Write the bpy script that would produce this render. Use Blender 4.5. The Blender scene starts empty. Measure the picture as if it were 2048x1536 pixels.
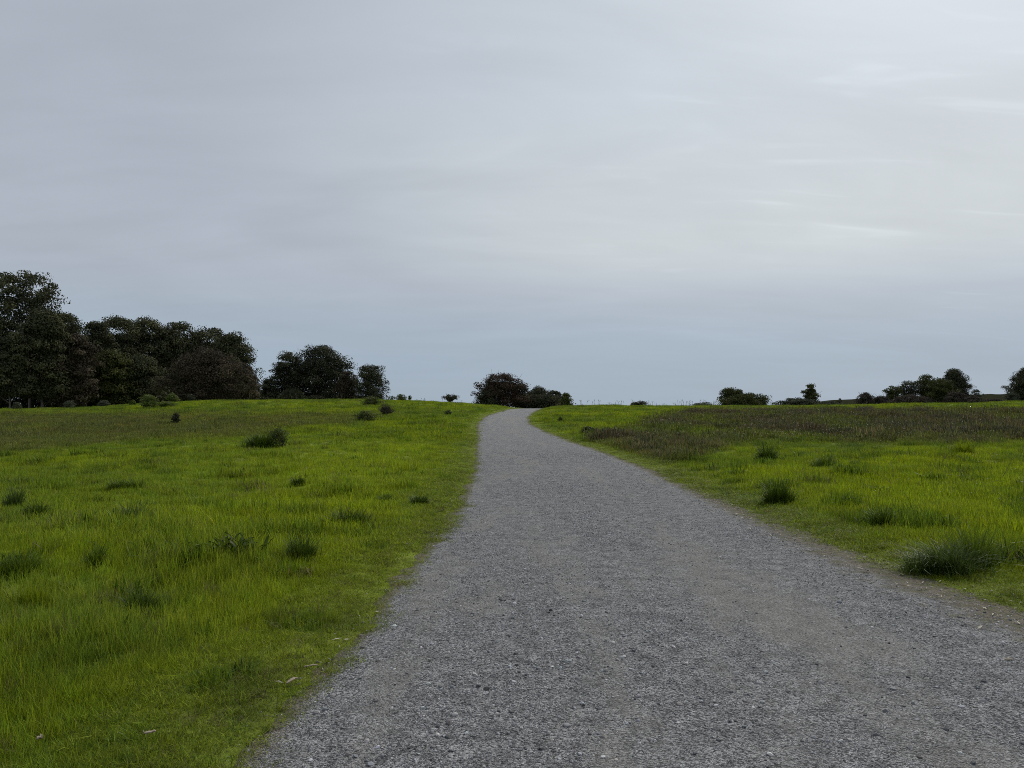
import bpy, math
import numpy as np
from mathutils import Vector

# ------------------------------------------------------------------ camera, sky, sun, exposure
sc = bpy.context.scene
F_PX, CX, CY, HOR = 1538.0, 1024.0, 768.0, 832.0      # photograph pixels (2048 x 1536)
EYE = 1.6
PITCH = math.atan((HOR - CY) / F_PX)
cam_d = bpy.data.cameras.new("camera")
cam = bpy.data.objects.new("camera", cam_d)
sc.collection.objects.link(cam)
cam.location = (0, 0, EYE)
cam.rotation_euler = (math.pi / 2 + PITCH, 0, 0)
cam_d.sensor_width = 36.0
cam_d.lens = 36.0 * F_PX / 2048.0
cam_d.clip_start = 0.05
cam_d.clip_end = 9000
sc.camera = cam

SUN_AZ, SUN_EL = math.radians(36), math.radians(44)    # azimuth to the right of the view direction (+Y)
sun_dir = Vector((math.sin(SUN_AZ) * math.cos(SUN_EL), math.cos(SUN_AZ) * math.cos(SUN_EL), math.sin(SUN_EL)))

world = bpy.data.worlds.new("World")
sc.world = world
world.use_nodes = True


def build_world():
    nt = world.node_tree
    nt.nodes.clear()
    N, L = nt.nodes.new, nt.links.new

    def math_(op, a, b=None, c=None, clamp=False):
        n = N("ShaderNodeMath"); n.operation = op; n.use_clamp = clamp
        for i, v in enumerate((a, b, c)):
            if v is None: continue
            if isinstance(v, (int, float)): n.inputs[i].default_value = v
            else: L(v, n.inputs[i])
        return n.outputs[0]

    def smooth(v, a, b):
        n = N("ShaderNodeMapRange"); n.interpolation_type = 'SMOOTHSTEP'
        L(v, n.inputs[0]); n.inputs[1].default_value = a; n.inputs[2].default_value = b
        return n.outputs[0]

    def mixc(f, a, b):
        n = N("ShaderNodeMix"); n.data_type = 'RGBA'
        if isinstance(f, (int, float)): n.inputs[0].default_value = f
        else: L(f, n.inputs[0])
        for i, v in ((6, a), (7, b)):
            if isinstance(v, tuple): n.inputs[i].default_value = (*v, 1)
            else: L(v, n.inputs[i])
        return n.outputs[2]

    tc = N("ShaderNodeTexCoord")
    d = tc.outputs['Generated']
    sep = N("ShaderNodeSeparateXYZ"); L(d, sep.inputs[0])
    up = math_('MAXIMUM', sep.outputs[2], 0.0)
    den = math_('ADD', up, 0.15)
    px, py = math_('DIVIDE', sep.outputs[0], den), math_('DIVIDE', sep.outputs[1], den)

    def cloud(scale, sx, sy, detail, dist, off):
        cb = N("ShaderNodeCombineXYZ")
        L(math_('MULTIPLY', px, sx), cb.inputs[0]); L(math_('MULTIPLY', py, sy), cb.inputs[1])
        cb.inputs[2].default_value = off
        n = N("ShaderNodeTexNoise"); n.inputs['Scale'].default_value = scale
        n.inputs['Detail'].default_value = detail; n.inputs['Roughness'].default_value = 0.5
        n.inputs['Distortion'].default_value = dist
        L(cb.outputs[0], n.inputs['Vector'])
        return n.outputs[0]

    dot = N("ShaderNodeVectorMath"); dot.operation = 'DOT_PRODUCT'
    L(d, dot.inputs[0]); dot.inputs[1].default_value = sun_dir
    sd = dot.outputs['Value']
    # thin high overcast: dull grey-blue away from the sun, pale where the sun stands behind it
    lin = N("ShaderNodeMapRange"); L(sd, lin.inputs[0]); lin.inputs[1].default_value = 0.5; lin.inputs[2].default_value = 1.0
    near = math_('POWER', lin.outputs[0], 2.5)
    col = mixc(near, (0.428, 0.470, 0.538), (0.75, 0.815, 0.865))
    # a creamier deck low in the sky, on the sun's side
    low = math_('MULTIPLY', smooth(up, 0.13, 0.23), math_('SUBTRACT', 1.0, smooth(up, 0.25, 0.42)))
    cream = math_('MULTIPLY', math_('MULTIPLY', low, smooth(sd, 0.55, 0.82)), smooth(cloud(0.35, 1, 1, 3, .4, 3.1), .15, .6))
    col = mixc(math_('MULTIPLY', cream, 0.9), col, (0.635, 0.680, 0.690))
    # hazy blue strip over the horizon
    hz = math_('SUBTRACT', 1.0, smooth(up, 0.05, 0.20))
    col = mixc(math_('MULTIPLY', hz, 0.95), col, (0.352, 0.438, 0.536))
    # soft bands and streaks
    big = cloud(0.60, 0.8, 1.1, 5, 0.9, 0.0)
    mid = cloud(1.4, 0.75, 1.4, 6, 1.2, 7.7)
    fine = cloud(2.2, 0.6, 2.4, 7, 1.4, 2.3)
    m = math_('ADD', math_('MULTIPLY', math_('SUBTRACT', big, .5), 0.34), math_('MULTIPLY', math_('SUBTRACT', mid, .5), 0.20))
    wisp = math_('MULTIPLY', smooth(fine, 0.56, 0.74), math_('MULTIPLY', smooth(sd, .66, .9), 0.085))
    m = math_('ADD', m, math_('MULTIPLY', math_('SUBTRACT', fine, .5), .07))
    m = math_('MULTIPLY', m, math_('ADD', 0.35, math_('MULTIPLY', smooth(up, 0.03, 0.25), 0.75)))
    m = math_('ADD', math_('ADD', m, wisp), 1.0)
    mul = N("ShaderNodeVectorMath"); mul.operation = 'SCALE'
    L(col, mul.inputs[0]); L(m, mul.inputs['Scale'])
    sky = N("ShaderNodeTexSky"); sky.sky_type = 'NISHITA'; sky.sun_disc = False
    sky.sun_elevation = SUN_EL; sky.sun_rotation = SUN_AZ
    sky.air_density = 1.0; sky.dust_density = 2.0
    s2 = N("ShaderNodeVectorMath"); s2.operation = 'SCALE'; s2.inputs['Scale'].default_value = 0.09
    L(sky.outputs[0], s2.inputs[0])
    fin = mixc(0.93, s2.outputs[0], mul.outputs[0])
    bg = N("ShaderNodeBackground"); bg.inputs['Strength'].default_value = 1.0
    L(fin, bg.inputs['Color'])
    out = N("ShaderNodeOutputWorld"); L(bg.outputs[0], out.inputs['Surface'])


build_world()

sun_d = bpy.data.lights.new("sun", 'SUN')
sun_d.energy = 2.0
sun_d.angle = math.radians(10)
sun_d.color = (1.0, 0.95, 0.86)
sun = bpy.data.objects.new("sun", sun_d)
sc.collection.objects.link(sun)
sun.rotation_euler = sun_dir.to_track_quat('Z', 'Y').to_euler()

sc.view_settings.view_transform = 'Standard'
sc.view_settings.look = 'None'
sc.view_settings.exposure = 0.0
sc.view_settings.gamma = 1.0
sc.view_settings.use_curve_mapping = False
sc.render.engine = 'CYCLES'
sc.cycles.max_bounces = 6
sc.cycles.diffuse_bounces = 3
sc.cycles.transmission_bounces = 4
sc.cycles.transparent_max_bounces = 4
sc.cycles.use_denoising = False
sc.cycles.pixel_filter_type = 'BLACKMAN_HARRIS'
sc.cycles.filter_width = 0.95

# ------------------------------------------------------------------ helpers
C = sc.collection


def hash2(ix, iy, seed):
    h = (ix.astype(np.int64) * 374761393 + iy.astype(np.int64) * 668265263 + seed * 982451653) & 0xFFFFFFFF
    h = ((h ^ (h >> 13)) * 1274126177) & 0xFFFFFFFF
    return ((h ^ (h >> 16)) & 0xFFFF) / 32767.5 - 1.0


def vnoise(x, y, seed=0):
    ix, iy = np.floor(x), np.floor(y)
    fx, fy = x - ix, y - iy
    ux, uy = fx * fx * (3 - 2 * fx), fy * fy * (3 - 2 * fy)
    a, b = hash2(ix, iy, seed), hash2(ix + 1, iy, seed)
    c, e = hash2(ix, iy + 1, seed), hash2(ix + 1, iy + 1, seed)
    return (a * (1 - ux) + b * ux) * (1 - uy) + (c * (1 - ux) + e * ux) * uy


def fbm(x, y, seed=0, n=3):
    t, a, s = 0, 1.0, 0
    for k in range(n):
        t = t + a * vnoise(x * 2 ** k, y * 2 ** k, seed + 11 * k); s += a; a *= .5
    return t / s


def sstep(v, a, b):
    t = np.clip((v - a) / (b - a), 0, 1)
    return t * t * (3 - 2 * t)


def tab(xs, ys, step=0.5, lo=-60, hi=4000, sm=4.0):
    """A smoothed lookup through table points."""
    g = np.arange(lo, 400, step)
    v = np.interp(g, xs, ys)
    k = np.exp(-0.5 * (np.arange(-30, 31) * step / sm) ** 2); k /= k.sum()
    vs = np.convolve(np.pad(v, 30, mode='edge'), k, mode='valid')
    g2 = np.concatenate([g, np.array([1000., 4000.])])
    v2 = np.concatenate([vs, np.interp([1000., 4000.], xs, ys)])
    return lambda q: np.interp(q, g2, v2)


# ------------------------------------------------------------------ the lie of the land
s_of = tab([-60, 15, 24.5, 42, 58, 70, 85, 95, 105, 115, 130, 160, 220, 400, 1000, 4000],
           [0, 0, .015, .11, .35, .55, .81, .93, 1.0, 1.02, 1.0, .86, .45, -1.2, -5, -14])
xl_of = tab([-60, 3.5, 5.9, 9.7, 14.2, 24.5, 33.6, 42, 58, 70, 85, 100, 115, 140, 200],
            [-1.5, -1.38, -1.20, -1.08, -.96, -1.22, -1.62, -1.97, -2.6, -2.3, -.8, .3, 2.0, 6, 20], sm=1.2)
xr_of = tab([-60, 3.5, 5.9, 9.7, 14.2, 24.5, 33.6, 42, 58, 70, 85, 100, 115, 140, 200],
            [5.2, 4.6, 4.3, 3.95, 4.0, 4.1, 3.6, 2.9, 1.5, 1.5, 2.65, 4.2, 6.5, 11, 26], sm=1.2)
CREST = ([-400, 0, 150, 300, 400, 600, 750, 850, 950, 1030, 1085, 1110, 1200, 1350, 1500, 1650, 1800, 2048, 2400],
         [822, 818, 815, 806, 801, 798, 797, 801, 807, 814, 814, 811, 811, 811, 812, 810, 808, 803, 801])


def base_h(X, Y):
    col = CX + F_PX * X / np.maximum(Y, 8.0)
    zc = EYE + (HOR - 3 - np.interp(col, *CREST)) / F_PX * 105
    return zc * s_of(Y)


def pdist(X, Y):
    """Metres outside the grass edge of the path (negative on the path)."""
    wob = (0.18 * fbm(X * .0 + Y * .8, X * 0 + 3.3, 5) + .11 * fbm(Y * 2.6, X * 1.2, 8)) * sstep(40 - Y, 0, 30) + .05 * vnoise(Y * 6, X * 4, 9)
    return np.maximum(xl_of(Y) - X, X - xr_of(Y)) + wob


def height(X, Y):
    X, Y = np.asarray(X, float), np.asarray(Y, float)
    d = pdist(X, Y)
    out = sstep(d, 0, 1.5)
    z = base_h(X, Y)
    z = z + out * (0.075 * fbm(X / .9, Y / .9, 21) + 0.12 * fbm(X / 2.8, Y / 2.8, 22))
    z = z + sstep(d, 0, 8) * sstep(Y, 12, 55) * 0.22 * fbm(X / 11, Y / 11, 23)
    z = z + 0.018 * fbm(X * 2.2, Y * 2.2, 24) * sstep(d, -.4, .2)
    z = z + 0.06 * sstep(d, 0.0, 0.5) - 0.09 * sstep(-d, 0.0, 0.35)
    return z


def path_height(X, Y):
    d = pdist(X, Y)
    mid = (xl_of(Y) + xr_of(Y)) / 2
    crown = 0.03 * (1 - ((X - mid) / 2.6) ** 2)
    return base_h(X, Y) + np.maximum(crown, -.05) + .012 * fbm(X * .9, Y * .5, 31) - 0.16 * sstep(d, 0.0, .5)


def fines(X, Y):
    """Trodden strips of pale dust, 0 to 1, running along the path."""
    u = X - (xl_of(Y) + xr_of(Y)) / 2
    f = .8 * fbm(u * 1.1, Y * .16, 63) + .55 * fbm(u * 2.6, Y * .7, 64) + .35 * fbm(u * 7, Y * 3, 65)
    f = f + .30 * np.exp(-((u + 1.05) / .33) ** 2) + .30 * np.exp(-((u - .55) / .33) ** 2)
    return sstep(f, -.10, .85)


def ray(px, py):
    u, v = px - CX, CY - py
    c, s = math.cos(PITCH), math.sin(PITCH)
    return np.array([u, F_PX * c - v * s, F_PX * s + v * c])


def project(X, Y, Z):
    c, s = math.cos(PITCH), math.sin(PITCH)
    z = Z - EYE
    w = np.maximum(Y * c + z * s, .1)
    return CX + F_PX * X / w, CY - F_PX * (-Y * s + z * c) / w


def ground_at(px, py):
    """Where the view ray through a photograph pixel meets the land."""
    r = ray(px, py); r = r / r[1]
    t = np.concatenate([np.arange(2, 40, .02), np.arange(40, 160, .1)])
    gap = EYE + r[2] * t - height(r[0] * t, t)
    k = np.argmax(gap < 0) if (gap < 0).any() else np.argmin(gap)
    y = t[k]
    return r[0] * y, y, float(height(r[0] * y, y))


def along(px, Y):
    x = (px - CX) / F_PX * Y
    return x, Y, float(height(x, Y))


def top_z(py, Y):
    r = ray(CX, py)
    return EYE + r[2] / r[1] * Y


# ------------------------------------------------------------------ grass types and tints over the field
G_BRIGHT = np.array([.258, .335, .013])
G_MID = np.array([.185, .258, .020])
G_LUSH = np.array([.092, .150, .014])
G_BLUE = np.array([.115, .172, .040])
G_OLIVE = np.array([.138, .132, .050])
G_BROWN = np.array([.098, .082, .052])
G_VERGE = np.array([.168, .228, .022])



def field(X, Y):
    """Colour, height and brown share of the grass at ground points."""
    col, row = project(X, Y, height(X, Y))
    n1, n2 = fbm(X / 2.1, Y / 2.1, 41), fbm(X / 7, Y / 9, 42)
    n3 = fbm(X / .7, Y / .7, 43)
    wob = fbm(X / 3, Y / 6, 44)
    d = pdist(X, Y)

    def lerp(a, b, m):
        return a * (1 - m[:, None]) + b * m[:, None]
    c = np.repeat(G_MID[None], len(X), 0)
    c = lerp(c, G_BRIGHT, sstep(n2 + .35 * n1, -.35, .45))
    rank = sstep(-n1 - .6 * n3, .18, .62)
    tuft = sstep(fbm(X / .55, Y / .75, 47, 2) + .15 * n1, .32, .6)
    c = lerp(c, G_LUSH, .28 * rank)
    c = lerp(c, G_LUSH, .8 * tuft)
    c = lerp(c, G_BLUE, .45 * sstep(fbm(X / 3.5, Y / 3.5, 46), .25, .55))
    # brighter yellow-green tint left of the path, half way up
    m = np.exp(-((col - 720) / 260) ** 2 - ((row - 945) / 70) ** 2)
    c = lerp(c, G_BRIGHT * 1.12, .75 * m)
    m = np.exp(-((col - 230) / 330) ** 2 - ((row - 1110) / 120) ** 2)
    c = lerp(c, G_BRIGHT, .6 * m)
    # tint darkens towards the near left corner
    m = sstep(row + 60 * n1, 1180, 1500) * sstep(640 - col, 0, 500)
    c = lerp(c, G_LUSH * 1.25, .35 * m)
    # olive seeding band on the left
    low = np.interp(col, [-300, 0, 300, 500, 650, 800, 900], [925, 912, 890, 878, 858, 838, 818]) + 9 * wob
    m = sstep(low - row, 0, 14) * sstep(row, 818 + 5 * wob, 838 + 5 * wob) * sstep(860 - col, 0, 200)
    c = lerp(c, G_OLIVE, .8 * m * (.75 + .3 * n1))
    olive = m
    # brown rush band on the right
    low = np.interp(col, [1150, 1185, 1250, 1320, 1400, 1470, 1600, 2048, 2500], [862, 890, 922, 938, 915, 897, 893, 893, 895]) + 7 * wob
    lef = np.interp(row, [810, 822, 840, 860, 872, 890, 940], [1400, 1350, 1265, 1210, 1170, 1168, 1240])
    b = sstep(low - row, 0, 8) * sstep(col, lef - 20, lef + 90 - np.clip((row - 850) * 1.5, 0, 60)) * sstep(row, 813 + 2 * wob, 824 + 3 * wob) * sstep(d, .3, .9)
    b = np.clip(b * (.85 + .75 * fbm(X / 3, Y / 6, 45)), 0, 1)
    b = np.maximum(b, .12 * olive)
    c = lerp(c, G_BROWN, .92 * b)
    # shorter, yellower turf by the path
    e = 1 - sstep(d, .1, 1.3)
    c = lerp(c, G_VERGE, .6 * e)
    h = .165 + .035 * n1 + .06 * n2 + .06 * n3 + .04 * rank + .15 * tuft
    h = h * (1 - .2 * sstep(Y, 50, 100))
    h = np.maximum(h, .05) * (.26 + .74 * sstep(d, .0, 1.7))
    h = h * (1 + .9 * b)
    return c, h, b, d, col, row


def tuft_at(X, Y):
    return sstep(fbm(X / .55, Y / .75, 47, 2) + .15 * fbm(X / 2.1, Y / 2.1, 41), .30, .6)


# ------------------------------------------------------------------ materials
def new_mat(name):
    m = bpy.data.materials.new(name); m.use_nodes = True
    nt = m.node_tree; nt.nodes.clear()
    out = nt.nodes.new("ShaderNodeOutputMaterial")
    return m, nt, nt.nodes.new, nt.links.new, out


def leaf_material(name, c1, c2, trans=.25, instancer=None, rough=.55, spec=.25):
    m, nt, N, L, out = new_mat(name)
    at = N("ShaderNodeAttribute"); at.attribute_name = "var"
    mix = N("ShaderNodeMix"); mix.data_type = 'RGBA'
    L(at.outputs['Fac'], mix.inputs[0])
    mix.inputs[6].default_value = (*c1, 1); mix.inputs[7].default_value = (*c2, 1)
    col = mix.outputs[2]
    if instancer:
        a2 = N("ShaderNodeAttribute"); a2.attribute_type = 'INSTANCER'; a2.attribute_name = instancer
        mm = N("ShaderNodeMix"); mm.data_type = 'RGBA'; mm.blend_type = 'MULTIPLY'; mm.inputs[0].default_value = 1
        L(col, mm.inputs[6]); L(a2.outputs['Color'], mm.inputs[7]); col = mm.outputs[2]
    p = N("ShaderNodeBsdfPrincipled")
    L(col, p.inputs['Base Color']); p.inputs['Roughness'].default_value = rough
    p.inputs['Specular IOR Level'].default_value = spec
    t = N("ShaderNodeBsdfTranslucent"); L(col, t.inputs['Color'])
    ms = N("ShaderNodeMixShader"); ms.inputs[0].default_value = trans
    L(p.outputs[0], ms.inputs[1]); L(t.outputs[0], ms.inputs[2]); L(ms.outputs[0], out.inputs['Surface'])
    return m


def bark_material(name, c1, c2):
    m, nt, N, L, out = new_mat(name)
    tc = N("ShaderNodeTexCoord"); mp = N("ShaderNodeMapping"); mp.inputs['Scale'].default_value = (3, 3, .5)
    L(tc.outputs['Object'], mp.inputs['Vector'])
    n = N("ShaderNodeTexNoise"); n.inputs['Scale'].default_value = 2.2; n.inputs['Detail'].default_value = 5
    L(mp.outputs[0], n.inputs['Vector'])
    mix = N("ShaderNodeMix"); mix.data_type = 'RGBA'
    L(n.outputs[0], mix.inputs[0]); mix.inputs[6].default_value = (*c1, 1); mix.inputs[7].default_value = (*c2, 1)
    p = N("ShaderNodeBsdfPrincipled"); L(mix.outputs[2], p.inputs['Base Color']); p.inputs['Roughness'].default_value = .85
    b = N("ShaderNodeBump"); b.inputs['Strength'].default_value = .5; L(n.outputs[0], b.inputs['Height']); L(b.outputs[0], p.inputs['Normal'])
    L(p.outputs[0], out.inputs['Surface'])
    return m


def ground_material():
    m, nt, N, L, out = new_mat("turf")
    at = N("ShaderNodeAttribute"); at.attribute_name = "tint"
    g = N("ShaderNodeNewGeometry")
    n = N("ShaderNodeTexNoise"); n.inputs['Scale'].default_value = 9; n.inputs['Detail'].default_value = 6
    L(g.outputs['Position'], n.inputs['Vector'])
    n2 = N("ShaderNodeTexNoise"); n2.inputs['Scale'].default_value = 1.1; n2.inputs['Detail'].default_value = 6
    L(g.outputs['Position'], n2.inputs['Vector'])
    soil = N("ShaderNodeMix"); soil.data_type = 'RGBA'
    soil.inputs[6].default_value = (.050, .040, .024, 1); soil.inputs[7].default_value = (.10, .085, .05, 1)
    L(n.outputs[0], soil.inputs[0])
    r = N("ShaderNodeMapRange"); L(n2.outputs[0], r.inputs[0])
    r.inputs[1].default_value = .3; r.inputs[2].default_value = .7; r.inputs[3].default_value = .45; r.inputs[4].default_value = .95
    mix = N("ShaderNodeMix"); mix.data_type = 'RGBA'
    L(r.outputs[0], mix.inputs[0]); L(soil.outputs[2], mix.inputs[6]); L(at.outputs['Color'], mix.inputs[7])
    p = N("ShaderNodeBsdfPrincipled"); L(mix.outputs[2], p.inputs['Base Color']); p.inputs['Roughness'].default_value = .95
    p.inputs['Specular IOR Level'].default_value = .1
    b = N("ShaderNodeBump"); b.inputs['Strength'].default_value = .8; b.inputs['Distance'].default_value = .05
    L(n.outputs[0], b.inputs['Height']); L(b.outputs[0], p.inputs['Normal'])
    L(p.outputs[0], out.inputs['Surface'])
    return m


def path_material():
    m, nt, N, L, out = new_mat("gravel_path")

    def noise(scale, detail, vec, rough=.55):
        n = N("ShaderNodeTexNoise"); n.inputs['Scale'].default_value = scale; n.inputs['Detail'].default_value = detail
        n.inputs['Roughness'].default_value = rough
        L(vec, n.inputs['Vector']); return n.outputs[0]

    def mrange(v, a, b, c=0., e=1.):
        n = N("ShaderNodeMapRange"); n.interpolation_type = 'SMOOTHSTEP'; L(v, n.inputs[0])
        for i, q in enumerate((a, b, c, e)): n.inputs[i + 1].default_value = q
        return n.outputs[0]

    def mixc(f, a, b):
        n = N("ShaderNodeMix"); n.data_type = 'RGBA'; L(f, n.inputs[0])
        for i, v in ((6, a), (7, b)):
            if isinstance(v, tuple): n.inputs[i].default_value = (*v, 1)
            else: L(v, n.inputs[i])
        return n.outputs[2]

    def math_(op, a, b):
        n = N("ShaderNodeMath"); n.operation = op
        for i, v in enumerate((a, b)):
            if isinstance(v, (int, float)): n.inputs[i].default_value = v
            else: L(v, n.inputs[i])
        return n.outputs[0]
    g = N("ShaderNodeNewGeometry"); P = g.outputs['Position']
    v = N("ShaderNodeTexVoronoi"); v.inputs['Scale'].default_value = 135; L(P, v.inputs['Vector'])
    v2 = N("ShaderNodeTexVoronoi"); v2.inputs['Scale'].default_value = 60; L(P, v2.inputs['Vector'])
    sepc = N("ShaderNodeSeparateColor"); L(v.outputs['Color'], sepc.inputs[0])
    sep2 = N("ShaderNodeSeparateColor"); L(v2.outputs['Color'], sep2.inputs[0])
    stone = mixc(mrange(sepc.outputs[0], 0, 1), (.034, .034, .037), (.395, .393, .392))
    stone = mixc(math_('MULTIPLY', mrange(sep2.outputs[1], .55, 1.0), .55), stone, (.36, .355, .35))
    stone = mixc(math_('MULTIPLY', mrange(sep2.outputs[0], .62, 1.0), .6), stone, (.04, .04, .042))
    clus = N("ShaderNodeVectorMath"); clus.operation = 'SCALE'      # stones of paler and darker rock lie in drifts
    L(stone, clus.inputs[0]); L(mrange(noise(5, 8, P, .78), .32, .68, .66, 1.34), clus.inputs['Scale'])
    stone = clus.outputs[0]
    # trodden pale fines between the stones
    mp = N("ShaderNodeMapping"); mp.inputs['Scale'].default_value = (1.15, .22, 1); L(P, mp.inputs['Vector'])
    fa = N("ShaderNodeAttribute"); fa.attribute_name = "fines"
    fin = math_('ADD', fa.outputs['Fac'], math_('MULTIPLY', math_('SUBTRACT', noise(16, 5, P, .6), .5), .9))
    col = mixc(math_('MULTIPLY', mrange(fin, .15, 1.05), .52), stone, (.258, .246, .220))
    # verge: earth, dead grass and moss towards the edges
    a1 = N("ShaderNodeAttribute"); a1.attribute_name = "verge"
    vn = math_('ADD', a1.outputs['Fac'], math_('MULTIPLY', math_('SUBTRACT', noise(3.5, 6, P, .7), .5), 1.1))
    earth = mixc(mrange(noise(28, 4, P), .3, .7), (.085, .068, .042), (.24, .205, .14))
    earth = mixc(math_('MULTIPLY', mrange(noise(7, 5, P), .48, .62), .55), earth, (.085, .105, .022))
    col = mixc(math_('MULTIPLY', mrange(vn, .30, .75), .88), col, earth)
    p = N("ShaderNodeBsdfPrincipled"); L(col, p.inputs['Base Color']); p.inputs['Roughness'].default_value = .9
    p.inputs['Specular IOR Level'].default_value = .2
    hgt = math_('ADD', math_('MULTIPLY', v.outputs['Distance'], -.6), math_('ADD', math_('MULTIPLY', v2.outputs['Distance'], -.8), noise(40, 4, P)))
    b = N("ShaderNodeBump"); b.inputs['Strength'].default_value = .9; b.inputs['Distance'].default_value = .02
    L(hgt, b.inputs['Height']); L(b.outputs[0], p.inputs['Normal'])
    L(p.outputs[0], out.inputs['Surface'])
    return m


def stone_material():
    m, nt, N, L, out = new_mat("stone")
    a2 = N("ShaderNodeAttribute"); a2.attribute_type = 'INSTANCER'; a2.attribute_name = "tint"
    tc = N("ShaderNodeTexCoord")
    n = N("ShaderNodeTexNoise"); n.inputs['Scale'].default_value = 2.5; n.inputs['Detail'].default_value = 4
    L(tc.outputs['Object'], n.inputs['Vector'])
    r = N("ShaderNodeMapRange"); L(n.outputs[0], r.inputs[0]); r.inputs[3].default_value = .7; r.inputs[4].default_value = 1.25
    mm = N("ShaderNodeVectorMath"); mm.operation = 'SCALE'; L(a2.outputs['Color'], mm.inputs[0]); L(r.outputs[0], mm.inputs['Scale'])
    p = N("ShaderNodeBsdfPrincipled"); L(mm.outputs[0], p.inputs['Base Color']); p.inputs['Roughness'].default_value = .8
    L(p.outputs[0], out.inputs['Surface'])
    return m


def noise_material(name, c1, c2, scale=6, rough=.9):
    m, nt, N, L, out = new_mat(name)
    tc = N("ShaderNodeTexCoord")
    n = N("ShaderNodeTexNoise"); n.inputs['Scale'].default_value = scale; n.inputs['Detail'].default_value = 5
    L(tc.outputs['Object'], n.inputs['Vector'])
    mix = N("ShaderNodeMix"); mix.data_type = 'RGBA'; L(n.outputs[0], mix.inputs[0])
    mix.inputs[6].default_value = (*c1, 1); mix.inputs[7].default_value = (*c2, 1)
    p = N("ShaderNodeBsdfPrincipled"); L(mix.outputs[2], p.inputs['Base Color']); p.inputs['Roughness'].default_value = rough
    L(p.outputs[0], out.inputs['Surface'])
    return m


M_GRASS = leaf_material("grass_blade", (.42, .50, .45), (1.60, 1.48, 1.3), .40, "tint", .5, .12)
M_GROUND = ground_material()
M_PATH = path_material()
M_STONE = stone_material()
M_EUC = leaf_material("eucalyptus_leaf", (.032, .037, .020), (.130, .132, .064), .10, None, .7, .05)
M_EUCB = leaf_material("bronze_leaf", (.038, .033, .023), (.125, .100, .064), .10, None, .7, .05)
M_RED = leaf_material("russet_leaf", (.034, .029, .019), (.105, .066, .043), .10, None, .7, .05)
M_OAK = leaf_material("oak_leaf", (.028, .032, .020), (.105, .108, .056), .10, None, .7, .05)
M_CYP = leaf_material("cypress_leaf", (.034, .042, .014), (.120, .128, .040), .10, None, .7, .05)
M_GREY = leaf_material("grey_scrub_leaf", (.045, .052, .034), (.140, .150, .095), .10, None, .7, .05)
M_TWIG = leaf_material("twiggy_leaf", (.045, .038, .031), (.110, .094, .072), .10, None, .7, .05)
M_BROOM = leaf_material("coyote_brush_leaf", (.050, .072, .010), (.155, .200, .024), .25)
M_DARKB = leaf_material("dark_bush_leaf", (.036, .050, .008), (.120, .155, .020), .22)
M_TUSS = leaf_material("tussock_blade", (.040, .070, .008), (.135, .195, .014), .35, None, .5, .15)
M_TUSSD = leaf_material("dark_tussock_blade", (.026, .048, .006), (.092, .140, .012), .3, None, .5, .15)
M_TUSSB = leaf_material("blue_tussock_blade", (.038, .064, .012), (.115, .165, .034), .3, None, .45, .16)
M_TUSSY = leaf_material("pale_tussock_blade", (.13, .18, .008), (.28, .34, .014), .4)
M_BARKP = bark_material("pale_bark", (.06, .052, .04), (.21, .185, .155))
M_BARKD = bark_material("dark_bark", (.028, .023, .018), (.075, .064, .05))
M_DRY = noise_material("dry_stalk", (.10, .075, .04), (.20, .16, .10))
M_BARKS = noise_material("shed_bark", (.22, .17, .115), (.40, .34, .27), 30)
M_FLOWER = noise_material("flower_head", (.50, .50, .42), (.75, .75, .68))
M_LITTER = noise_material("dead_leaf", (.30, .26, .18), (.60, .55, .45), 12)


# ------------------------------------------------------------------ mesh helpers
def mesh_np(name, V, Fq, var=None, mat=None, smooth=False, tint=None, extra=None):
    """Quads (or degenerate-free n x k faces) to a mesh, quickly."""
    me = bpy.data.meshes.new(name)
    V = np.asarray(V, np.float32).reshape(-1, 3); Fq = np.asarray(Fq, np.int32)
    me.vertices.add(len(V)); me.vertices.foreach_set("co", V.ravel())
    if len(Fq):
        k = Fq.shape[1]
        me.loops.add(Fq.size); me.loops.foreach_set("vertex_index", Fq.ravel())
        me.polygons.add(len(Fq))
        me.polygons.foreach_set("loop_start", np.arange(0, Fq.size, k, dtype=np.int32))
        me.polygons.foreach_set("use_smooth", np.full(len(Fq), smooth))
    if var is not None:
        a = me.attributes.new("var", 'FLOAT', 'POINT'); a.data.foreach_set("value", np.asarray(var, np.float32))
    if tint is not None:
        a = me.attributes.new("tint", 'FLOAT_COLOR', 'POINT')
        t = np.ones((len(V), 4), np.float32); t[:, :3] = tint; a.data.foreach_set("color", t.ravel())
    for nm, val in (extra or {}).items():
        if val.dtype == np.int32:
            a = me.attributes.new(nm, 'INT', 'POINT'); a.data.foreach_set("value", val)
        elif val.ndim == 2:
            a = me.attributes.new(nm, 'FLOAT_VECTOR', 'POINT'); a.data.foreach_set("vector", val.astype(np.float32).ravel())
        else:
            a = me.attributes.new(nm, 'FLOAT', 'POINT'); a.data.foreach_set("value", val.astype(np.float32))
    if mat: me.materials.append(mat)
    me.update(calc_edges=True)
    me.validate()
    return me


def add(name, me, parent=None, loc=None):
    o = bpy.data.objects.new(name, me); C.objects.link(o)
    if parent: o.parent = parent
    if loc is not None: o.location = loc
    return o


def tag(o, label, cat=None, group=None, kind=None):
    o["label"] = label
    if cat: o["category"] = cat
    if group: o["group"] = group
    if kind: o["kind"] = kind
    return o


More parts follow.
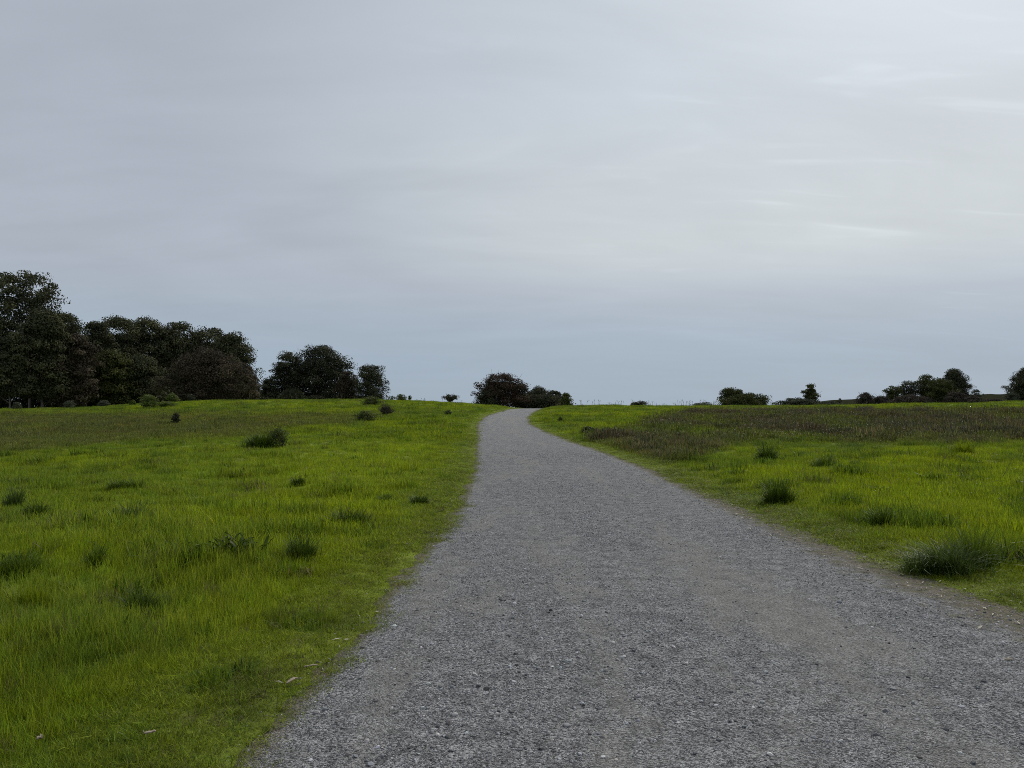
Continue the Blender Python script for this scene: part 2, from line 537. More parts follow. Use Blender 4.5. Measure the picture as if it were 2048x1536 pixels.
def blades(P, head, h, lean, w, rng, seg=3, tipw=.12, var=None):
    """Curved tapering blades: base points, headings, heights, sideways reach (in heights), widths."""
    n = len(P)
    t = np.linspace(0, 1, seg + 1)
    d = np.stack([np.cos(head), np.sin(head), np.zeros(n)], 1)
    sd = np.stack([-np.sin(head), np.cos(head), np.zeros(n)], 1)
    tw = rng.uniform(-.9, .9, n)
    sd = sd * np.cos(tw)[:, None] + d * np.sin(tw)[:, None]
    V = np.empty((n, seg + 1, 2, 3))
    for i, q in enumerate(t):
        up = h * (q - .42 * np.minimum(lean, 1.6) * q ** 2.6)
        c = P + d * (lean * h * q ** 1.9)[:, None] + np.array([0, 0, 1.]) * up[:, None]
        wd = w * (1 - (1 - tipw) * q ** 1.5) * .5
        V[:, i, 0] = c - sd * wd[:, None]; V[:, i, 1] = c + sd * wd[:, None]
    idx = np.arange(n * (seg + 1) * 2).reshape(n, seg + 1, 2)
    Fq = np.stack([idx[:, :-1, 0], idx[:, :-1, 1], idx[:, 1:, 1], idx[:, 1:, 0]], -1).reshape(-1, 4)
    if var is None: var = rng.random(n)
    return V.reshape(-1, 3), Fq, np.repeat(var, (seg + 1) * 2)


def leaves(P, size, rng, droop=.3, aspect=.5, nrm=None):
    """Small rhombic leaves at points P."""
    n = len(P)
    a = rng.normal(size=(n, 3)); a[:, 2] -= droop * 1.5
    if nrm is not None:      # blades face roughly outwards from their clump
        q = nrm + rng.normal(0, .45, (n, 3)); q /= np.linalg.norm(q, axis=1)[:, None] + 1e-9
        a = a - q * (a * q).sum(1)[:, None]
    a /= np.linalg.norm(a, axis=1)[:, None] + 1e-9
    b = np.cross(a, rng.normal(size=(n, 3)) if nrm is None else q); b /= np.linalg.norm(b, axis=1)[:, None] + 1e-9
    s = size * rng.uniform(.6, 1.35, n)[:, None]
    V = np.stack([P - a * s * .5, P + b * s * aspect * .5, P + a * s * .5, P - b * s * aspect * .5], 1)
    return V.reshape(-1, 3), np.arange(4 * n).reshape(n, 4)


def tube(pts, rad, n=5):
    pts = np.asarray(pts, float); rad = np.asarray(rad, float)
    T = np.gradient(pts, axis=0); T /= np.linalg.norm(T, axis=1)[:, None] + 1e-9
    ref = np.where(np.abs(T[:, 2:3]) < .9, np.array([[0, 0, 1.]]), np.array([[1., 0, 0]]))
    A = np.cross(T, ref); A /= np.linalg.norm(A, axis=1)[:, None]
    B = np.cross(T, A)
    an = np.arange(n) / n * 2 * np.pi
    V = pts[:, None] + rad[:, None, None] * (np.cos(an)[None, :, None] * A[:, None] + np.sin(an)[None, :, None] * B[:, None])
    k = len(pts)
    i = np.arange(k * n).reshape(k, n)
    Fq = np.stack([i[:-1], np.roll(i, -1, 1)[:-1], np.roll(i, -1, 1)[1:], i[1:]], -1).reshape(-1, 4)
    return V.reshape(-1, 3), Fq


def join(parts):
    Vs, Fs, o = [], [], 0
    for V, Fq in parts:
        Vs.append(V); Fs.append(Fq + o); o += len(V)
    return np.concatenate(Vs), np.concatenate(Fs)


# ------------------------------------------------------------------ ground
def build_ground():
    ys = [-14.0]
    while ys[-1] < 3500:
        y = ys[-1]; ys.append(y + max(.13, .017 * abs(y)))
    ys = np.array(ys)
    k = 280
    u = np.linspace(-1, 1, k)
    su = np.sinh(u * 3.2) / np.sinh(3.2)
    mid = np.clip((xl_of(ys) + xr_of(ys)) / 2, -5, 30)
    X = mid[:, None] + su[None] * (24 + 1.25 * np.abs(ys))[:, None]
    Y = np.repeat(ys[:, None], k, 1)
    x, y = X.ravel(), Y.ravel()
    z = height(x, y)
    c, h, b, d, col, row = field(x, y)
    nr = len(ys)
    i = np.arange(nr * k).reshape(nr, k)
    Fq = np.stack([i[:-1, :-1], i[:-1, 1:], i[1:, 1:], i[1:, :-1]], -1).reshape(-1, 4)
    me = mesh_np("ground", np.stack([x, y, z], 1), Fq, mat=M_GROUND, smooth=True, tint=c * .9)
    o = add("ground", me)
    tag(o, "gently rising green meadow ground on both sides of the gravel path", "ground", kind="structure")


def build_path():
    ys = [-14.0]
    while ys[-1] < 175:
        y = ys[-1]; ys.append(y + max(.09, .010 * abs(y)))
    ys = np.array(ys); k = 96
    u = np.linspace(0, 1, k)
    x0, x1 = xl_of(ys) - .55, xr_of(ys) + .55
    X = x0[:, None] + u[None] * (x1 - x0)[:, None]
    Y = np.repeat(ys[:, None], k, 1)
    x, y = X.ravel(), Y.ravel()
    z = path_height(x, y)
    wr = np.interp(y, [0, 6, 12, 30, 60], [1.5, 1.35, .8, .5, .4])
    wl = np.interp(y, [0, 6, 12, 60], [.32, .32, .3, .3])
    verge = np.maximum(1 - (xr_of(y) - x) / wr, 1 - (x - xl_of(y)) / wl)
    i = np.arange(len(ys) * k).reshape(len(ys), k)
    Fq = np.stack([i[:-1, :-1], i[:-1, 1:], i[1:, 1:], i[1:, :-1]], -1).reshape(-1, 4)
    me = mesh_np("path", np.stack([x, y, z], 1), Fq, mat=M_PATH, smooth=True, extra={"verge": np.clip(verge, -1.5, 1.5), "fines": fines(x, y)})
    o = add("path", me)
    tag(o, "wide grey gravel path curving up over the rise", "path", kind="structure")


def build_hill():
    """The low dark ridge far behind the trees on the right."""
    px = np.linspace(1560, 2700, 120)
    rowt = np.interp(px, [1560, 1600, 1640, 1700, 1800, 1950, 2048, 2300, 2700], [830, 812, 802, 798.5, 795, 789, 787, 783, 800]) + .8 * vnoise(px / 9, px * 0, 71)
    Yc = 330.0
    V = []
    for j, (dy, f) in enumerate(((-90, 0), (-40, .62), (0, 1), (60, .8), (140, 0))):
        X = (px - CX) / F_PX * Yc
        zt = np.array([top_z(r, Yc) for r in rowt])
        zb = -5.0
        V.append(np.stack([X, np.full_like(X, Yc + dy), zb + (zt - zb) * f + (.5 * vnoise(X / 6, X * 0 + j, 72) if 0 < f < 1 else 0)], 1))
    V = np.stack(V); k, n = V.shape[:2]
    i = np.arange(k * n).reshape(k, n)
    Fq = np.stack([i[:-1, :-1], i[:-1, 1:], i[1:, 1:], i[1:, :-1]], -1).reshape(-1, 4)
    m = noise_material("scrub_hill", (.016, .018, .010), (.045, .044, .026), .25, 1.0)
    m.node_tree.nodes["Principled BSDF"].inputs["Specular IOR Level"].default_value = 0.0
    o = add("hill", mesh_np("hill", V.reshape(-1, 3), Fq, mat=m, smooth=True))
    tag(o, "low dark scrubby ridge on the skyline behind the trees", "hill", kind="structure")


build_ground()
build_path()
build_hill()


# ------------------------------------------------------------------ instanced stuff (grass, gravel)
def scatter(name, pts, rot, scl, idx, tint, protos, label, cat):
    col = bpy.data.collections.new(name + "_pieces")
    for i, me in enumerate(protos):
        col.objects.link(bpy.data.objects.new("%s_piece_%02d" % (name, i), me))
    me = mesh_np(name, pts, np.zeros((0, 4), np.int32), tint=tint,
                 extra={"rot": rot, "scl": scl, "pick": idx.astype(np.int32)})
    o = add(name, me)
    ng = bpy.data.node_groups.new(name + "_scatter", 'GeometryNodeTree')
    ng.interface.new_socket("Geometry", in_out='INPUT', socket_type='NodeSocketGeometry')
    ng.interface.new_socket("Geometry", in_out='OUTPUT', socket_type='NodeSocketGeometry')
    N, L = ng.nodes.new, ng.links.new
    gi, go = N('NodeGroupInput'), N('NodeGroupOutput')
    ci = N('GeometryNodeCollectionInfo'); ci.inputs['Collection'].default_value = col
    ci.inputs['Separate Children'].default_value = True; ci.inputs['Reset Children'].default_value = True

    def named(nm, ty):
        n = N('GeometryNodeInputNamedAttribute'); n.data_type = ty; n.inputs['Name'].default_value = nm
        return n.outputs['Attribute']
    ip = N('GeometryNodeInstanceOnPoints'); ip.inputs['Pick Instance'].default_value = True
    L(gi.outputs[0], ip.inputs['Points']); L(ci.outputs[0], ip.inputs['Instance'])
    L(named("pick", 'INT'), ip.inputs['Instance Index'])
    e2r = N('FunctionNodeEulerToRotation'); L(named("rot", 'FLOAT_VECTOR'), e2r.inputs[0]); L(e2r.outputs[0], ip.inputs['Rotation'])
    L(named("scl", 'FLOAT_VECTOR'), ip.inputs['Scale'])
    L(ip.outputs[0], go.inputs[0])
    md = o.modifiers.new("scatter", 'NODES'); md.node_group = ng
    tag(o, label, cat, kind="stuff")
    return o


def clump(name, seed, n, r, h, w, lean, seg, head=False):
    rng = np.random.default_rng(seed)
    a, q = rng.uniform(0, 2 * np.pi, n), np.sqrt(rng.random(n)) * r
    P = np.stack([q * np.cos(a), q * np.sin(a), np.full(n, -.02)], 1)
    hh = h * rng.uniform(.45, 1.1, n)
    V, Fq, var = blades(P, rng.uniform(0, 2 * np.pi, n), hh, rng.uniform(.05, lean, n) + lean * .5 * (rng.random(n) < .15), w * rng.uniform(.7, 1.3, n), rng, seg)
    if head:      # seed heads: short fat blades near the tips
        m = n
        tips = V.reshape(n, seg + 1, 2, 3)[:, -1].mean(1)
        V2, F2, v2 = blades(tips - np.array([0, 0, .06]), rng.uniform(0, 6.28, m), np.full(m, .12), rng.uniform(.1, .7, m), np.full(m, w * 2.2), rng, 2, .3)
        F2 = F2 + len(V); V = np.concatenate([V, V2]); Fq = np.concatenate([Fq, F2]); var = np.concatenate([var, v2])
    return mesh_np(name, V, Fq, var=var, mat=M_GRASS)


def build_grass():
    P = [clump("tall_%d" % i, 100 + i, 26, .10, .25, .0058, .38, 3) for i in range(4)]           # 0-3
    P += [clump("short_%d" % i, 120 + i, 30, .09, .085, .0042, .9, 2) for i in range(3)]         # 4-6
    P += [clump("mid_%d" % i, 140 + i, 46, .24, .25, .011, .40, 3) for i in range(3)]            # 7-9
    P += [clump("far_%d" % i, 160 + i, 60, .55, .27, .022, .5, 2) for i in range(3)]             # 10-12
    P += [clump("rush_%d" % i, 180 + i, 34, .30, .30, .009, .4, 2, True) for i in range(2)]      # 13-14
    P += [clump("rush_far_%d" % i, 190 + i, 46, .6, .30, .018, .4, 2, True) for i in range(2)]   # 15-16
    P += [clump("weed_%d" % i, 195 + i, 22, .10, .17, .026, 1.1, 3) for i in range(3)]           # 17-19
    rng = np.random.default_rng(7)
    out = {k: [] for k in ("p", "r", "s", "i", "t")}
    bins = [(1.8, 4, 210), (4, 6, 190), (6, 9, 150), (9, 13, 100), (13, 18, 55), (18, 26, 36), (26, 38, 22), (38, 55, 13), (55, 80, 8.5), (80, 112, 6), (112, 140, 3)]
    for a, b, dens in bins:
        wa, wb = .74 * a + 2.0, .74 * b + 2.0
        n = int(dens * (wa + wb) * (b - a))
        y = a + (b - a) * rng.random(n); x = (rng.random(n) * 2 - 1) * (.74 * y + 2.0)
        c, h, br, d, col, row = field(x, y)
        keep = (d > -.30 + .34 * rng.random(n)) & (row > 780)
        edge = d < .25
        keep &= ~edge | (rng.random(n) < .65)
        x, y, c, h, br, d = x[keep], y[keep], c[keep], h[keep], br[keep], d[keep]
        n = len(x)
        z = height(x, y)
        z = np.where(d < 0.02, np.maximum(z, path_height(x, y)), z)
        brown = rng.random(n) < br * .7
        c = np.where((~brown & (br > .3))[:, None], c * .55 + .45 * G_MID * .8, c)
        if b <= 9:
            short = h < .10
            idx = np.where(short, rng.integers(4, 7, n), rng.integers(0, 4, n)); nom = np.where(short, .085, .25)
        elif b <= 38:
            idx = np.where(h < .09, rng.integers(4, 7, n), rng.integers(7, 10, n)); nom = np.where(h < .09, .05, .25)
        else:
            idx = rng.integers(10, 13, n); nom = np.full(n, .27)
        if b > 13:
            bi = rng.integers(13, 15, n) if b <= 38 else rng.integers(15, 17, n)
            idx = np.where(brown, bi, idx); nom = np.where(brown, .30, nom)
        if b <= 38:
            weed = (rng.random(n) < .02 + .38 * tuft_at(x, y)) & (d > .3) & ~brown
            idx = np.where(weed, rng.integers(17, 20, n), idx); nom = np.where(weed, .20, nom)
            c = np.where(weed[:, None], c * .35 + G_LUSH * .5, c)
        sz = h / nom * rng.uniform(.8, 1.25, n)
        sx = np.clip(sz, .65, 1.5) * rng.uniform(.85, 1.15, n)
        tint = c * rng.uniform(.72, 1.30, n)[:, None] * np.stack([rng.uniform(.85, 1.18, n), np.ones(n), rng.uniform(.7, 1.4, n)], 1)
        dry = rng.random(n) < .025
        tint[dry] = np.array([.20, .17, .08]) * rng.uniform(.6, 1.1, dry.sum())[:, None]
        out["p"].append(np.stack([x, y, z - .01], 1))
        out["r"].append(np.stack([rng.normal(0, .10, n), rng.normal(0, .10, n), rng.uniform(0, 6.28, n)], 1))
        out["s"].append(np.stack([sx, sx, sz], 1)); out["i"].append(idx); out["t"].append(tint)
    # close short turf along both edges of the path
    for a, b, dens in ((2.2, 5, 900), (5, 8, 620), (8, 13, 380), (13, 22, 200), (22, 45, 70)):
        n = int(dens * 4.4 * (b - a))
        y = a + (b - a) * rng.random(n)
        left = rng.random(n) < .5
        off = rng.uniform(-.25, 1.95, n)
        x = np.where(left, xl_of(y) - off, xr_of(y) + off)
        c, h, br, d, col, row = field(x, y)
        thin = fbm(x * 1.6, y * 1.6, 52) + .5 * fbm(x * 5, y * 5, 53)
        keep = rng.random(n) < np.clip(.55 + d * 2.2 + .9 * thin, 0.0, 1)
        keep &= (np.abs(x) < .74 * y + 2) & (d > -.35) & (rng.random(n) > br)
        x, y, c, h, d = x[keep], y[keep], c[keep], h[keep], d[keep]; n = len(x)
        z = np.maximum(height(x, y), np.where(d < .3, path_height(x, y), -9))
        hh = np.clip(.035 + .05 * d, .02, .11) * rng.uniform(.7, 1.5, n) * (1 + .5 * fbm(x * 2, y * 2, 54))
        sz = hh / .085; w = 1.0 if b <= 8 else (1.5 if b <= 13 else 2.2)
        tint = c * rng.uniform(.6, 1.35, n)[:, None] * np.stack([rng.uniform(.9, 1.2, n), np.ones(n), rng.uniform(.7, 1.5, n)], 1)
        dry = rng.random(n) < .10 * (d < .4) + .015
        tint[dry] = np.array([.22, .18, .09]) * rng.uniform(.5, 1.1, dry.sum())[:, None]
        out["p"].append(np.stack([x, y, z - .004], 1))
        out["r"].append(np.stack([rng.normal(0, .15, n), rng.normal(0, .15, n), rng.uniform(0, 6.28, n)], 1))
        out["s"].append(np.stack([w * rng.uniform(.7, 1.1, n), w * rng.uniform(.7, 1.1, n), sz], 1)); out["i"].append(rng.integers(4, 7, n)); out["t"].append(tint)
    cat = {k: np.concatenate(v) for k, v in out.items()}
    print("grass clumps", len(cat["p"]))
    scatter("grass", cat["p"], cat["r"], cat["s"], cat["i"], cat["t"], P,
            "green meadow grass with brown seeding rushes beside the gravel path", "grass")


def pebble_mesh(name, seed, sub=1, flat=.6):
    import bmesh
    bm = bmesh.new(); bmesh.ops.create_icosphere(bm, subdivisions=sub, radius=1)
    rng = np.random.default_rng(seed)
    ax = rng.uniform(.7, 1.25, 3); ax[2] *= flat
    for v in bm.verts:
        f = 1 + rng.uniform(-.2, .2)
        v.co = Vector((v.co.x * ax[0] * f, v.co.y * ax[1] * f, v.co.z * ax[2] * f))
    me = bpy.data.meshes.new(name); bm.to_mesh(me); bm.free()
    me.materials.append(M_STONE)
    return me


def build_gravel():
    rng = np.random.default_rng(17)
    protos = [pebble_mesh("gravel_stone_%d" % i, 300 + i) for i in range(6)]
    P, S, R, T, I = [], [], [], [], []
    for a, b, dens, rmin in ((2.2, 4.5, 4200, .0034), (4.5, 7, 2600, .0042), (7, 11, 1200, .0056), (11, 18, 380, .008), (18, 32, 120, .011)):
        w = 5.8
        n = int(dens * w * (b - a))
        y = a + (b - a) * rng.random(n); x = xl_of(y) + (-.1 + rng.random(n) * (1.18)) * (xr_of(y) - xl_of(y))
        d = pdist(x, y)
        loose = fbm(x / 1.1, y / 2.6, 61) + .5 * fbm(x * 1.7, y * .8, 62)
        keep = (rng.random(n) < 1 - .45 * fines(x, y)) & (d < .05 + .5 * rng.random(n) ** 3) & (rng.random(n) < np.clip(.55 + .75 * loose, .12, 1)) & (rng.random(n) < np.clip(-d / .8 + .25, .1, 1))
        vis = np.abs(x) < .74 * y + 1.6
        x, y = x[keep & vis], y[keep & vis]; n = len(x)
        r = .85 * rmin * (1 + .8 * rng.pareto(3.4, n)); r = np.minimum(r, .013)
        big = rng.random(n) < .012 * (b < 11); r[big] = rng.uniform(.009, .019, big.sum())
        z = np.maximum(path_height(x, y), height(x, y)) + r * .15
        g = np.clip(.06 + .15 * rng.random(n) + .46 * rng.random(n) ** 4, .04, .60)
        t = g[:, None] * np.stack([rng.uniform(.92, 1.08, n), np.full(n, .985), rng.uniform(.92, 1.07, n)], 1)
        P.append(np.stack([x, y, z], 1)); S.append(np.stack([r, r, r], 1)); T.append(t)
        R.append(np.stack([rng.normal(0, .3, n), rng.normal(0, .3, n), rng.uniform(0, 6.28, n)], 1)); I.append(rng.integers(0, 6, n))
    P, S, R, T, I = map(np.concatenate, (P, S, R, T, I))
    print("gravel", len(P))
    scatter("gravel", P, R, S, I, T, protos, "loose grey crushed stone lying over the path surface", "gravel")


build_grass()
build_gravel()


# ------------------------------------------------------------------ trees and bushes
PROFILE = {
    'dome': lambda t: np.sqrt(np.clip(1 - (np.abs(t - .32) / .70) ** 2.3, 0, 1)),
    'oval': lambda t: np.sqrt(np.clip(1 - ((t - .48) / .53) ** 2, 0, 1)),
    'cone': lambda t: np.clip(1.02 - t, 0, 1) ** .72 * sstep(t, -.15, .12),
    'flat': lambda t: np.sqrt(np.clip(1 - (np.abs(t - .55) / .47) ** 3, 0, 1)) * (.55 + .45 * sstep(t, 0, .5)),
    'half': lambda t: np.sqrt(np.clip(1 - t ** 2, 0, 1)),
    'tall': lambda t: np.sqrt(np.clip(1 - (np.abs(t - .6) / .62) ** 2.2, 0, 1)),
}


FILL = 1.5


def plant(name, label, cat, group, box, Y, prof, mat, seed, cbase=.25, tips=60, per=70, leaf=.3, clump_r=.14,
          trunk=.25, bark=None, depth=.8, stems=1, twigs=0, droop=.3, base_z=None, lean=0, inner=.35, core=.7):
    """A tree or bush from its outline (left, right, top in photograph pixels) at distance Y: trunk and limbs, then leaf clumps."""
    rng = np.random.default_rng(seed)
    x0, x1, yt = box
    bx, _, bz = along((x0 + x1) / 2, Y)
    if base_z is not None: bz = base_z
    W = (x1 - x0) / F_PX * Y
    H = top_z(yt, Y) - bz
    rc = clump_r * W
    rcz = min(rc * .8, H * .22)
    # clump centres, filling the outline from the inside out
    cnt = int(tips * FILL)
    t = rng.random(cnt * 4)
    t = t[rng.random(len(t)) < np.where(t > .5, 1.0, .35 + .65 * PROFILE[prof](t))][:cnt]
    n = len(t)
    ph = rng.uniform(0, 2 * np.pi, n)
    rho = np.sqrt(rng.uniform(inner ** 2, 1, n)) * np.clip(1 + .16 * rng.normal(size=n), .6, 1.12)
    rad = PROFILE[prof](t) * rho
    z0 = H * cbase
    cz = z0 + rcz * .6 + t * max(H - z0 - rcz * 1.5, .1)
    ctr = np.stack([rad * np.cos(ph) * (W / 2 - rc * .45) + lean * t, rad * np.sin(ph) * (W / 2 - rc * .45) * depth, cz], 1)
    root = bpy.data.objects.new(name, None); C.objects.link(root); root.location = (bx, Y, bz)
    tag(root, label, cat, group)
    # trunk(s) and limbs
    parts = []
    hubs = []
    for s in range(stems):
        a = 2 * np.pi * s / max(stems, 1) + rng.uniform(0, 1)
        off = 0 if stems == 1 else trunk * 1.6
        hz = z0 + (H - z0) * (.62 if prof in ('cone', 'tall', 'oval') else .42)
        k = 7
        q = np.linspace(0, 1, k)
        sp = (0 if stems == 1 else W * .16)
        pts = np.stack([np.cos(a) * (off + sp * q) + np.cumsum(rng.normal(0, .012 * H, k)) * q, np.sin(a) * (off + sp * q) + np.cumsum(rng.normal(0, .012 * H, k)) * q, -.25 + q * (hz + .25)], 1)
        rr = trunk * (1.15 - .85 * q); rr[0] *= 1.35
        parts.append(tube(pts, rr, 7)); hubs.append(pts)
    limb_idx = rng.permutation(n)[:min(n, 26)]
    for j in limb_idx:
        hub = hubs[j % len(hubs)]
        f = np.clip((ctr[j, 2] / H) * .75, .15, .98)
        p0 = np.array([np.interp(f * hub[-1, 2], hub[:, 2], hub[:, c]) for c in range(3)])
        p0[2] = min(p0[2], ctr[j, 2])
        q = np.linspace(0, 1, 5)[:, None]
        mid = (p0 + ctr[j]) / 2 + np.array([0, 0, .05 * H]) + rng.normal(0, .02 * H, 3)
        pts = (1 - q) ** 2 * p0 + 2 * q * (1 - q) * mid + q ** 2 * ctr[j]
        parts.append(tube(pts, trunk * np.linspace(.34, .07, 5), 4))
    V, Fq = join(parts)
    add("trunk" if cat == "tree" else "stems", mesh_np("wood", V, Fq, mat=bark or M_BARKD, smooth=True), root)
    # crown
    leaf = leaf * .8; w = per * 1.45 * rng.uniform(.5, 1.5, n)
    ids = np.repeat(np.arange(n), w.astype(int))
    m = len(ids)
    dv = rng.normal(size=(m, 3)); dv /= np.linalg.norm(dv, axis=1)[:, None]
    dv[:, 2] = np.where(dv[:, 2] < -.35, -dv[:, 2], dv[:, 2])
    csz = rng.uniform(.65, 1.25, n)[ids]
    rr = (rng.random(m) ** .35 * csz)[:, None]
    Pp = ctr[ids] + dv * rr * np.array([rc, rc, rcz])
    Pp[:, 2] = np.clip(Pp[:, 2], max(.02, z0 * .5), None)
    # foliage inside the crown, so that it closes behind the outer clumps
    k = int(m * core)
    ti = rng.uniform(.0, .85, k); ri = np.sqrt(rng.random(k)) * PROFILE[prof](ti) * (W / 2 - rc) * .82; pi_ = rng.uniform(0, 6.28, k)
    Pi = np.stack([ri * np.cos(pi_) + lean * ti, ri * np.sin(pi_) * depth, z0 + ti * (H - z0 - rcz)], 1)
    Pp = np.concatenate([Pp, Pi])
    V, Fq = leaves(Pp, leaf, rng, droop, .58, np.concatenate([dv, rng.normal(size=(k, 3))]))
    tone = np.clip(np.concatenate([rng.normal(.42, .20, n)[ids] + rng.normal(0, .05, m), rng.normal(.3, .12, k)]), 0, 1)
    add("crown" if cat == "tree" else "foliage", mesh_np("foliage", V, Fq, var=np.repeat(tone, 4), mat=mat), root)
    if twigs:
        parts = []
        for _ in range(twigs):
            j = rng.integers(0, n)
            dr = ctr[j] - np.array([0, 0, z0]); dr /= np.linalg.norm(dr) + 1e-6
            dr += rng.normal(0, .25, 3); e = ctr[j] + dr * (rc * rng.uniform(.9, 1.45))
            mid = (ctr[j] + e) / 2 + rng.normal(0, .06 * rc, 3)
            parts.append(tube([ctr[j], mid, e], [.03, .022, .012], 3))
        V, Fq = join(parts)
        tw = add("twigs", mesh_np("twigs", V, Fq, mat=M_TWIG, var=np.full(len(V), .5)), root)
        tw["kind"] = "stuff"
    return root


EG = "eucalyptus trees of the wood"
WOOD = [
    # label, box(x0,x1,top), Y, profile, material, cbase, tips, per, trunk, bark
    ("tall eucalyptus cut off by the picture's edge, highest of the wood", (-95, 40, 533), 124, 'tall', M_EUC, .22, 100, 80, .32, M_BARKP),
    ("tall open eucalyptus with sky showing through its top, beside the highest one", (4, 116, 544), 128, 'tall', M_EUC, .22, 80, 75, .30, M_BARKP),
    ("dark eucalyptus with pale slender trunk, in front below the open-topped one", (28, 140, 618), 121, 'dome', M_EUC, .12, 95, 80, .20, M_BARKP),
    ("sloping shouldered eucalyptus where the wood steps down from its tallest trees", (70, 176, 624), 130, 'dome', M_EUC, .06, 100, 80, .26, M_BARKD),
    ("bronze tinged eucalyptus standing low in front of the sloping shoulder", (92, 196, 664), 124, 'dome', M_EUCB, .05, 95, 80, .22, M_BARKP),
    ("eucalyptus with a ragged tuft beside the notch in the wood's skyline", (146, 236, 643), 140, 'dome', M_EUC, .05, 90, 80, .25, M_BARKD),
    ("broad eucalyptus with the flat crown just past the skyline notch", (170, 300, 631), 146, 'dome', M_EUC, .05, 120, 80, .28, M_BARKD),
    ("eucalyptus with small round tufts on top, in the middle of the wood", (236, 352, 632), 151, 'dome', M_EUC, .05, 110, 80, .26, M_BARKD),
    ("round topped eucalyptus right of the tufted one on the wood's skyline", (290, 416, 640), 154, 'dome', M_EUC, .05, 115, 80, .26, M_BARKD),
    ("eucalyptus behind the low bronze tree, before the wood's rounded end", (352, 472, 650), 156, 'dome', M_EUC, .05, 110, 80, .26, M_BARKD),
    ("eucalyptus at the rounded right end of the wood with sky between its leaves", (404, 516, 664), 152, 'dome', M_EUC, .04, 120, 75, .26, M_BARKD),
    ("lower drooping eucalyptus at the foot of the wood's right end", (462, 520, 730), 150, 'half', M_EUCB, .0, 70, 65, .16, M_BARKD),
    ("middle-height olive eucalyptus in front of the flat crowned one", (168, 276, 700), 132, 'dome', M_CYP, .03, 95, 80, .2, M_BARKD),
    ("middle-height dark eucalyptus just left of the low spreading bronze tree", (228, 336, 710), 135, 'dome', M_EUC, .03, 95, 80, .2, M_BARKD),
    ("pale trunked young eucalyptus at the wood's near corner", (-22, 62, 662), 117, 'dome', M_EUC, .18, 75, 75, .17, M_BARKP),
]
for k, (lab, box, Y, prof, mat, cb, tips, per, tr, bark) in enumerate(WOOD):
    plant("eucalyptus_tree", lab, "tree", EG, box, Y, prof, mat, 500 + k, cb, tips, per, .46, .15, tr * .7, bark, inner=.45, droop=.6, core=.25 if k < 2 else .7)
plant("spreading_tree", "low spreading bronze leaved tree with twisted pale limbs, in front of the wood", "tree", None,
      (308, 514, 694), 128, 'half', M_EUCB, 540, .06, 130, 80, .34, .09, .20, M_BARKP, stems=4, twigs=40, depth=.6)

FG = "trees of the far clump behind the crest"
plant("clump_tree", "small dark tree between the wood and the far clump", "tree", FG, (512, 562, 757), 172, 'dome', M_OAK, 551, .05, 45, 60, .4, .15, .2)
plant("clump_tree", "shorter left shoulder of the far tree clump, with ragged edge", "tree", FG, (530, 622, 702), 176, 'dome', M_OAK, 552, .08, 95, 70, .4, .12, .3)
plant("clump_tree", "largest tree of the far clump, with wide domed crown", "tree", FG, (570, 716, 688), 180, 'dome', M_OAK, 553, .05, 150, 80, .42, .10, .4)
plant("clump_tree", "low brownish tree in front of the far clump's right side", "tree", FG, (668, 722, 742), 172, 'dome', M_EUCB, 554, .0, 60, 70, .36, .14, .2)
plant("clump_tree", "pale trunked tree at the right end of the far clump", "tree", FG, (700, 784, 727), 170, 'dome', M_OAK, 555, .05, 75, 65, .36, .13, .16, M_BARKP)

plant("horizon_bush", "low leafy bush on the crest right of the far tree clump", "bush", None, (788, 816, 787), 128, 'half', M_DARKB, 560, .0, 22, 40, .2, .2, .05)
plant("horizon_bush", "tiny dark bush tip just right of the low crest bush", "bush", None, (814, 824, 790), 129, 'oval', M_DARKB, 561, .0, 10, 30, .16, .25, .04)
plant("small_tree", "small lone tree alone on the skyline between clump and path", "tree", None, (884, 916, 787), 124, 'flat', M_OAK, 562, .25, 20, 38, .2, .2, .05, stems=3, twigs=14)

plant("russet_tree", "rounded russet tree beside the bend where the path goes over the crest", "tree", None, (945, 1058, 745), 121, 'dome', M_RED, 570, .03, 120, 65, .24, .11, .12, stems=3, twigs=30)
plant("dark_bush", "dark leafy bush at the foot of the russet tree's left side", "bush", None, (948, 996, 779), 119, 'half', M_OAK, 571, .0, 36, 60, .22, .16, .06)
plant("dark_bush", "open dark bush between the russet tree and the low thicket", "bush", None, (1014, 1066, 768), 122, 'oval', M_OAK, 572, .0, 42, 50, .22, .15, .07)
plant("dark_bush", "highest dark bush of the thicket behind the end of the path", "bush", None, (1040, 1114, 772), 126, 'half', M_OAK, 573, .0, 65, 60, .24, .12, .08)
plant("dark_bush", "dark bush sloping down at the thicket's right side", "bush", None, (1082, 1136, 780), 126, 'half', M_OAK, 574, .0, 48, 55, .22, .13, .06)
plant("dark_bush", "long low dark bush along the foot of the thicket", "bush", None, (1018, 1150, 787), 123, 'half', M_OAK, 576, .0, 110, 60, .22, .075, .05, depth=.35)
plant("dark_bush", "pointed leafy bush at the right tip of the thicket", "bush", None, (1113, 1151, 784), 120, 'cone', M_DARKB, 575, .0, 36, 45, .2, .15, .05)

